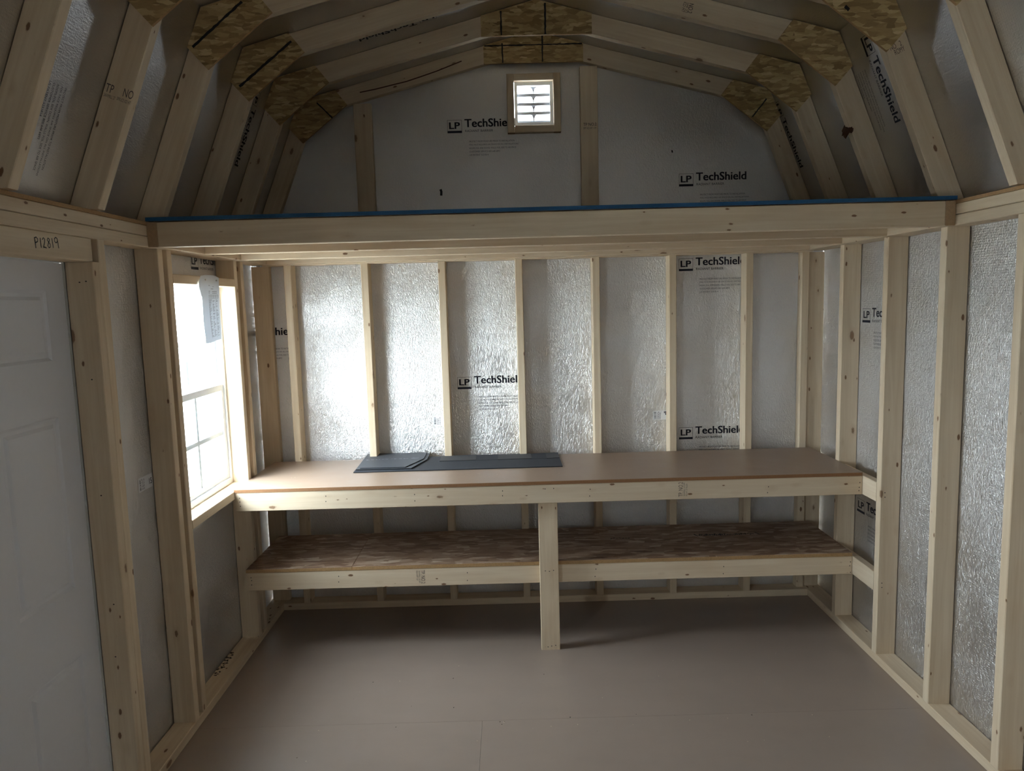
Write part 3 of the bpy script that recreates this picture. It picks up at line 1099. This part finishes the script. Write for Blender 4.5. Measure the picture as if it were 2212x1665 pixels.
me, c = door_leaf()
place('door_leaf', me, dr, [M['door']], Matrix.Translation(c))
box_board('door_frame', (-62.9, -60.8), (DOOR[0] + .02, DOOR[0] + .66), (0, DZ), dr, 'vinyl', ch=.04)
box_board('door_frame', (-62.9, -60.8), (DOOR[0] + .68, DOOR[1]), (DZ - .08, DZ + .6), dr, 'vinyl', ch=.04)
box_board('threshold', (-63.2, -60.9), (DOOR[0] + .7, DOOR[1]), (-.5, .36), dr, 'vinyl', ch=.04)
bmk = bmesh.new()
bmesh.ops.create_uvsphere(bmk, u_segments=20, v_segments=12, radius=1.05 * S)
bmesh.ops.create_cone(bmk, cap_ends=True, segments=16, radius1=.45 * S, radius2=.45 * S, depth=2.2 * S, matrix=Matrix.Translation((-1.1 * S, 0, 0)) @ Matrix.Rotation(math.pi / 2, 4, 'Y'))
bmesh.ops.create_cone(bmk, cap_ends=True, segments=24, radius1=1.25 * S, radius2=1.2 * S, depth=.25 * S, matrix=Matrix.Translation((-2.05 * S, 0, 0)) @ Matrix.Rotation(math.pi / 2, 4, 'Y'))
mk = bpy.data.meshes.new('door_knob')
bmk.to_mesh(mk)
bmk.free()
M['nickel'] = plain('satin_nickel', (0.55, 0.53, 0.5), .3, 1.0)
place('door_knob', mk, dr, [M['nickel']], Matrix.Translation(Vector((-58.8, DOOR[0] + 3.0, 36)) * S))

# ------------------------------------------------------------------ storage loft
lf = root('storage_loft', (0, -25, 74.5), 'long wooden storage loft with a blue edged deck across the shed above the workbench', 'loft')
front_nails = []
box_board('joist', (-55.68, 55.68), (-51.0, -49.5), (74.55, 78.03), lf)
for y in (-35.4, -19.4):
    box_board('joist', (-55.68, 55.68), (y, y + 1.5), (74.55, 78.03), lf)
box_board('joist', (-55.68, 55.68), (-5.05, -3.55), (74.55, 78.03), lf)
for s in (-1, 1):
    x = sorted((s * 55.7, s * 57.15))
    box_board('ledger', tuple(x), (-51.1, -3.55), (74.55, 78.03), lf)


def deck():
    z0, z1 = 78.15, 78.7
    # full width in front of the first truss, notched in behind it to clear the rafter feet
    pts = [(-57.25, -51.15), (57.3, -51.15), (57.3, -49.4), (55.7, -49.4), (55.7, -1.7), (-55.7, -1.7), (-55.7, -49.4), (-57.25, -49.4)]
    n = len(pts)
    v = [(x * S, y * S, z * S) for z in (z0, z1) for x, y in pts]
    f = [tuple(range(n - 1, -1, -1)), tuple(range(n, 2 * n))] + [(i, (i + 1) % n, n + (i + 1) % n, n + i) for i in range(n)]
    return new_mesh('deck', v, f, [0, 0] + [1] * n, [(p[0] * S, p[1] * S) for p in pts] * 2)


d_ = place('deck', deck(), lf, [M['osb_shelf'], M['blue']], Matrix.Identity(4))
prop(d_, 'strand board deck with blue sealed edges')

# ------------------------------------------------------------------ workbench
wbn = root('workbench', (0, -15, 0), 'long built-in wooden workbench with a lower shelf and one centre leg', 'workbench')
RZ = (28.88, 32.36)
n1 = [(x, -26.5, z) for x, z in ((-56.35, 31.4), (-56.33, 30.7), (-56.3, 29.9), (-40.65, 31.35), (-40.7, 30.35), (-24.5, 31.2), (-24.5, 30.0), (-8.47, 31.4), (-8.5, 30.5),
                                 (-.7, 31.55), (.85, 31.6), (7.5, 31.25), (7.4, 30.0), (40.05, 30.8), (39.9, 29.7), (56.75, 31.1), (56.65, 30.2), (56.6, 29.6))]
rim = box_board('front_rail', (-57.15, 57.15), (-26.5, -25.02), RZ, wbn, 'wood_clear', n1)
box_board('back_rail', (-57.1, 57.1), (-5.05, -3.56), RZ, wbn)
for s in (-1, 1):
    box_board('side_rail', tuple(sorted((s * 55.68, s * 57.15))), (-25.0, -5.07), RZ, wbn)
for x in (-41.4, -25.25, -9.2, 6.7, 22.9, 39.3):
    box_board('cross_joist', (x, x + 1.5), (-25.0, -5.07), RZ, wbn)


def top_sheet(name, x0, x1, y0, y1, z0, z1, mats, edge_round=.12):
    bm = bmesh.new()
    cx, cy = (x0 + x1) / 2, (y0 + y1) / 2
    vs = [bm.verts.new(((a - cx) * S, (b - cy) * S, (c_ - z0) * S)) for c_ in (z0, z1) for a, b in ((x0, y0), (x1, y0), (x1, y1), (x0, y1))]
    for q in ((3, 2, 1, 0), (4, 5, 6, 7), (0, 1, 5, 4), (1, 2, 6, 5), (2, 3, 7, 6), (3, 0, 4, 7)):
        bm.faces.new([vs[i] for i in q])
    ed = [e for e in bm.edges if all(v.co.z > 0 for v in e.verts)]
    bmesh.ops.bevel(bm, geom=ed, offset=.05 * S, segments=1, affect='EDGES')
    uv = bm.loops.layers.uv.new('UVMap')
    for fc in bm.faces:
        fc.material_index = 0 if abs(fc.normal.z) > .6 else 1
        for lp in fc.loops:
            lp[uv].uv = (lp.vert.co.x + cx * S + lp.vert.co.z * .3, lp.vert.co.y + cy * S + lp.vert.co.z)
    me = bpy.data.meshes.new(name)
    bm.to_mesh(me)
    bm.free()
    return place(name, me, wbn, [M[m] for m in mats], Matrix.Translation(Vector((cx, cy, z0)) * S))


top_sheet('worktop', -57.3, 57.15, -26.6, -3.54, 32.38, 33.02, ('worktop', 'worktop_edge'))
n2 = [(x, -23.5, z) for x, z in ((-56.43, 15.2), (-56.35, 14.65), (-56.4, 13.8), (-39.9, 15.0), (-39.95, 13.9), (-15.6, 15.0), (-15.65, 13.5), (8.7, 15.0), (8.5, 13.55),
                                 (32.85, 14.8), (32.8, 13.4), (56.85, 15.0), (56.75, 14.25), (56.9, 12.95))]
SZ = (12.62, 16.1)
rim2 = box_board('front_rail', (-57.15, 57.15), (-23.5, -22.02), SZ, wbn, 'wood_clear', n2)
box_board('back_rail', (-57.1, 57.1), (-5.05, -3.56), SZ, wbn)
for s in (-1, 1):
    box_board('side_rail', tuple(sorted((s * 55.68, s * 57.15))), (-22.0, -5.07), SZ, wbn)
for x in (-40.7, -16.4, 7.9, 32.1):
    box_board('cross_joist', (x, x + 1.5), (-22.0, -5.07), SZ, wbn)
top_sheet('shelf_board', -57.3, -37.36, -23.55, -3.54, 16.13, 16.8, ('osb_shelf', 'osb_edge'))
sb = top_sheet('shelf_board', -37.3, 57.15, -23.55, -3.54, 16.13, 16.84, ('osb_shelf', 'osb_edge'))
n3 = [(x, -25.0, z) for x, z in ((-.93, 15.5), (-.17, 15.4), (.6, 15.55), (-.73, .6), (-.05, .75), (.7, .85))]
box_board('leg', (-1.97, 1.55), (-25.0, -23.52), (0, 32.3), wbn, 'wood', n3)
for z in (RZ, SZ):
    box_board('blocking', (WX + .03, WX + 1.5), (-31.45, -16.95), z, wbn, 'wood_clear')
# mill stencil on the shelf board, worn black
p = Print()
r_ = random.Random(11)
x = 0
p.stroke([(0, 1.3), (.15, .6), (.55, 0)], .3)
for k in range(26):
    x = .9 + k * .43
    p.stroke([(x, r_.uniform(.0, .5)), (x + r_.uniform(.1, .35), r_.uniform(.4, 1.3)), (x + .45, r_.uniform(.2, .9))], r_.uniform(.18, .34))
p.stroke([(12.6, 1.3), (12.9, .7), (13.2, .1)], .3)
for k in range(7):
    p.stroke([(-17.5 + k * .6, r_.uniform(-.4, .4)), (-17.1 + k * .6, r_.uniform(-.2, .6))], .26)
printed('stencil', p.mesh('stencil'), (30.6, -11.6, 16.84), (1, 0, 0), (0, 1, 0), sb, ('marker',), None, .015)['kind'] = 'stuff'
stamp([('TP. NO.2', 0, 0, 2.7, .78, .0, 90), ('SAWMILL 119 SPF', .42, .1, 2.5, .3, 0, 90), ('KD HT 27 NLGA', .85, .1, 2.3, .3, 0, 90)], (24.4, -26.5, 29.4), (1, 0, 0), (0, 0, 1), rim)
stamp([('TP. NO.2', 0, 0, 2.6, .72, .0, -90), ('SAWMILL 119 SPF', -.45, -.1, 2.4, .3, 0, -90), ('KD HT 27', -.9, -.1, 1.9, .3, 0, -90)], (-24.35, -23.5, 15.75), (1, 0, 0), (0, 0, 1), rim2)

# ------------------------------------------------------------------ gable vent
gv = root('gable_vent', (-.1, -.2, 101.6), 'small square louvered gable vent in a wooden frame high on the back wall', 'vent')
ya, yb = -1.45, -.05
box_board('frame_board', (-5.6, -4.12), (ya, yb), (100.15, 111.8), gv)
box_board('frame_board', (3.92, 5.4), (ya, yb), (100.15, 111.8), gv)
box_board('frame_board', (-4.1, 3.9), (ya, yb), (110.4, 111.8), gv)
box_board('frame_board', (-4.1, 3.9), (ya, yb), (100.15, 101.6), gv)
vx0, vx1, vz0, vz1 = -4.05, 3.85, 101.65, 110.35
for (x, z) in (((vx0, vx0 + .62), (vz0, vz1)), ((vx1 - .62, vx1), (vz0, vz1)), ((vx0 + .62, vx1 - .62), (vz0, vz0 + .75)), ((vx0 + .62, vx1 - .62), (vz1 - .72, vz1))):
    box_board('vent_rim', x, (-.55, .6), z, gv, 'vinyl', ch=.06)
pitch = (vz1 - .72 - vz0 - .75) / 4
for k in range(4):
    zc = vz0 + .75 + pitch * k
    # each louver hangs outward and down behind a thin front lip
    board('louver', (vx0 + .6, .72, zc + .28), (vx1 - .6, .72, zc + .28), (0, .72, -.55), 1.5, .09, gv, 'louver', ch=.02, end='louver')
    board('louver_lip', (vx0 + .6, -.05, zc + .02), (vx1 - .6, -.05, zc + .02), (0, 0, 1), .6, .12, gv, 'vinyl', ch=.03, end='vinyl')
    # web that stiffens the louver in the middle: a tapering tongue
    zt = zc + pitch
    xm = (vx0 + vx1) / 2
    prism('louver_web', [(xm - .95, zt - .05), (xm + .95, zt - .05), (xm + .35, zt - .45), (xm + .12, zt - 1.05), (xm + .05, zt - 1.6), (xm - .05, zt - 1.6), (xm - .12, zt - 1.05), (xm - .35, zt - .45)],
          .02, .09, gv, ['vinyl'])

# ------------------------------------------------------------------ paper pinned over the window


def paper():
    nx, nz = 14, 26
    W_, H_ = 7.6, 11.4
    v, f, uv = [], [], []

    def surf(a, b):
        # a 0..1 across (towards the back wall), b 0..1 down
        y = -34.6 + a * W_ - (.9 - .2 * a) * b
        if a < .28:                       # clear sleeve edge bulges at the upper left
            y -= .9 * math.exp(-((b - .16) / .12) ** 2) * (1 - a / .28) ** 2
        z = 71.45 - b * H_ + .35 * b * a - .35 * max(0, .12 - b) / .12 * (2 * abs(a - .5)) ** 3
        x = -57.02 + .18 * math.sin(a * 5.2 + .6) * (0.2 + b) + .10 * math.sin(b * 7 + a * 2) * b + .35 * b * b * (1 - a)
        return (x, y, z)
    for j in range(nz + 1):
        for i in range(nx + 1):
            v.append(tuple(q * S for q in surf(i / nx, j / nz)))
    for j in range(nz):
        for i in range(nx):
            k = j * (nx + 1) + i
            f.append((k, k + nx + 1, k + nx + 2, k + 1))
    me = new_mesh('sheet_of_paper', v, f, None, None, True)
    # print: lines of small type and a ruled table, laid on the same surface
    pv, pf = [], []

    def mark(a0, b0, a1, b1):
        k = len(pv)
        for a, b in ((a0, b0), (a0, b1), (a1, b1), (a1, b0)):
            q = Vector(surf(a, b)) + Vector((.03, 0, 0))
            pv.append(tuple(q * S))
        pf.append((k, k + 1, k + 2, k + 3))
    r = random.Random(2)
    for (b, a0, a1) in ((.155, .38, .46), (.17, .62, .68), (.205, .5, .66), (.24, .36, .46), (.265, .36, .44), (.245, .58, .86), (.27, .58, .86)):
        mark(a0, b, a1, b + .006)
    for b in (.30, .318, .345):
        mark(.36, b, .93, b + .004)
    for a in (.36, .5, .64, .78, .93):
        mark(a, .30, a + .008, .348)
    for k in range(36):
        b = .37 + k * .0158
        mark(.36, b, .36 + r.uniform(.05, .2), b + .005)
        if r.random() < .8:
            mark(.60, b, .60 + r.uniform(.06, .16), b + .005)
        if r.random() < .85:
            mark(.82, b, .82 + r.uniform(.04, .11), b + .005)
    for a in (.36, .8):
        mark(a - .012, .36, a - .006, .95)
    pm = new_mesh('document_print', pv, pf)
    return me, pm


me, pm = paper()
pr = root('order_sheet', (-57.0, -31, 65.7), 'white printed order sheet hanging from the header over the bright window', 'paper')
place('sheet_of_paper', me, pr, [M['paper']], Matrix.Identity(4))
place('document_print', pm, pr, [M['ink_grey']], Matrix.Identity(4))
bmk = bmesh.new()
bmesh.ops.create_cone(bmk, cap_ends=True, segments=10, radius1=.14 * S, radius2=.14 * S, depth=.2 * S, matrix=Matrix.Rotation(math.pi / 2, 4, 'Y'))
mk = bpy.data.meshes.new('push_pin')
bmk.to_mesh(mk)
bmk.free()
for yy in (-33.0, -28.3):
    place('push_pin', mk, pr, [M['nickel']], Matrix.Translation(Vector((-56.95, yy, 70.6)) * S))

# ------------------------------------------------------------------ roof shingles on the worktop
ZT = 33.03


def slab(name, pts, z0, z1, parent, mats, loc):
    n = len(pts)
    area = sum(pts[i][0] * pts[(i + 1) % n][1] - pts[(i + 1) % n][0] * pts[i][1] for i in range(n))
    if area < 0:
        pts = pts[::-1]
    v = [((x) * S, (y) * S, z * S) for z in (z0, z1) for x, y in pts]
    f = [tuple(range(n - 1, -1, -1)), tuple(range(n, 2 * n))] + [(i, (i + 1) % n, n + (i + 1) % n, n + i) for i in range(n)]
    me = new_mesh(name, v, f, [0, 0] + [1] * n)
    return place(name, me, parent, [M[m] for m in mats], Matrix.Identity(4))


sh = root('shingle_strip', (-17, -9, ZT), 'long charcoal roof shingle strip lying flat along the worktop', 'shingle')
slab('base_sheet', [(-37.8, -15.95), (3.35, -15.6), (3.3, -2.9), (-37.9, -3.3)], ZT, ZT + .17, sh, ('shingle', 'shingle_edge'), None)
for (x0, x1, m) in ((-37.7, -29.0, 'shingle'), (-21.6, -14.1, 'shingle_tab'), (-9.5, -2.5, 'shingle_tab'), (.6, 3.25, 'shingle_tab')):
    slab('tab', [(x0, -8.3), (x1, -8.1), (x1, -2.95), (x0, -3.2)], ZT + .171, ZT + .27, sh, (m, 'shingle_edge'), None)
slab('tab', [(-14.1, -8.2), (-9.5, -8.15), (-9.5, -2.95), (-14.1, -3.05)], ZT + .171, ZT + .22, sh, ('shingle', 'shingle_edge'), None)
slab('tab', [(-2.5, -8.2), (.6, -8.15), (.6, -2.95), (-2.5, -3.05)], ZT + .171, ZT + .22, sh, ('shingle', 'shingle_edge'), None)
s2 = slab('shingle_offcut', [(-37.6, -14.6), (-26.6, -14.7), (-24.3, -7.0), (-24.35, -.8), (-38.0, -.5)], ZT + .275, ZT + .42, None, ('shingle_back', 'shingle_edge'), None)
prop(s2, 'lower of two dark shingle offcuts with a cut corner lying on the long strip', 'shingle', 'shingle offcuts on the worktop')
s3 = root('shingle_offcut', (-31.5, -7.5, ZT + .425), 'upper face-down shingle offcut with a pale glue line on the stack', 'shingle', 'shingle offcuts on the worktop')
slab('face_down_sheet', [(-36.8, -14.2), (-27.8, -14.25), (-25.0, -6.9), (-25.05, -.7), (-37.9, -.35)], ZT + .425, ZT + .58, s3, ('shingle_back', 'shingle_edge'), None)
q = Print()
rr = random.Random(8)
pts = []
for k in range(34):
    x0 = -37.0 + k * .32
    if rr.random() < .78:
        hgt = rr.uniform(.06, .28)
        q.rect(x0, -6.9 + rr.uniform(-.12, .12) + .02 * k, x0 + .36, -6.9 + .02 * k + hgt)
printed('glue_line', q.mesh('glue_line'), (0, 0, ZT + .58), (1, 0, 0), (0, 1, 0), s3, ('chalk',), None, .012)

# ------------------------------------------------------------------ bits of dirt
def scatter(name, label, cat, spots, seed):
    """spots: (x, y, z, size, material)"""
    r = random.Random(seed)
    v, f, mi = [], [], []
    ms = sorted({q[4] for q in spots})
    for (x, y, z, size, m) in spots:
        k = len(v)
        s_ = size * r.uniform(.5, 1.4)
        a = r.uniform(0, math.tau)
        ca, sa = math.cos(a), math.sin(a)
        for dx, dy, dz in ((-1, -.4, 0), (1, -.5, 0), (.2, .7, 0), (.1, .05, .7)):
            v.append(((x + (dx * ca - dy * sa) * s_) * S, (y + (dx * sa + dy * ca) * s_) * S, (z + dz * s_ * .6) * S))
        f += [(k, k + 2, k + 1), (k, k + 1, k + 3), (k + 1, k + 2, k + 3), (k + 2, k, k + 3)]
        mi += [ms.index(m)] * 4
    o = place(name, new_mesh(name, v, f, mi), None, [M[m] for m in ms], Matrix.Identity(4))
    return prop(o, label, cat, kind='stuff')


rr = random.Random(21)
scatter('leaf_litter', 'dark leaf crumbs caught along the bottom plate under the window', 'debris',
        [(-60.3 + rr.uniform(-.2, .7), -25.5 - rr.random() ** 1.4 * 8.5, 1.51, .24, 'debris') for _ in range(46)], 1)
scatter('floor_debris', 'pale wood chips and dark dirt specks scattered over the brown floor', 'debris',
        [(x, y, .005, .11, 'chip') for x, y in ((-9, -48.3), (-4.5, -50.2), (2.5, -49.5), (-13, -53), (11, -50), (20, -49.2), (26, -49))]
        + [(rr.uniform(-40, 50), rr.uniform(-80, -28), .005, .09, 'chip') for _ in range(30)]
        + [(x, y, .005, .13, 'debris') for x, y in ((-9.6, -48.2), (-8.9, -48.2), (-9.3, -48.9), (-25.9, -48.8), (-32, -35), (1.5, -47.5), (-18, -34.5), (-2, -34), (12, -47.2), (18, -47.8), (30, -48.3))]
        + [(rr.uniform(-40, 50), rr.uniform(-80, -28), .005, .10, 'debris') for _ in range(16)], 2)
scatter('worktop_chips', 'pale wood chips lying on the worktop', 'debris',
        [(x, y, ZT, .12, 'chip') for x, y in ((-13.2, -19.3), (-12.9, -19.5), (-19, -20.3))] + [(rr.uniform(-54, 20), rr.uniform(-24, -17), ZT, .08, 'chip') for _ in range(14)], 4)
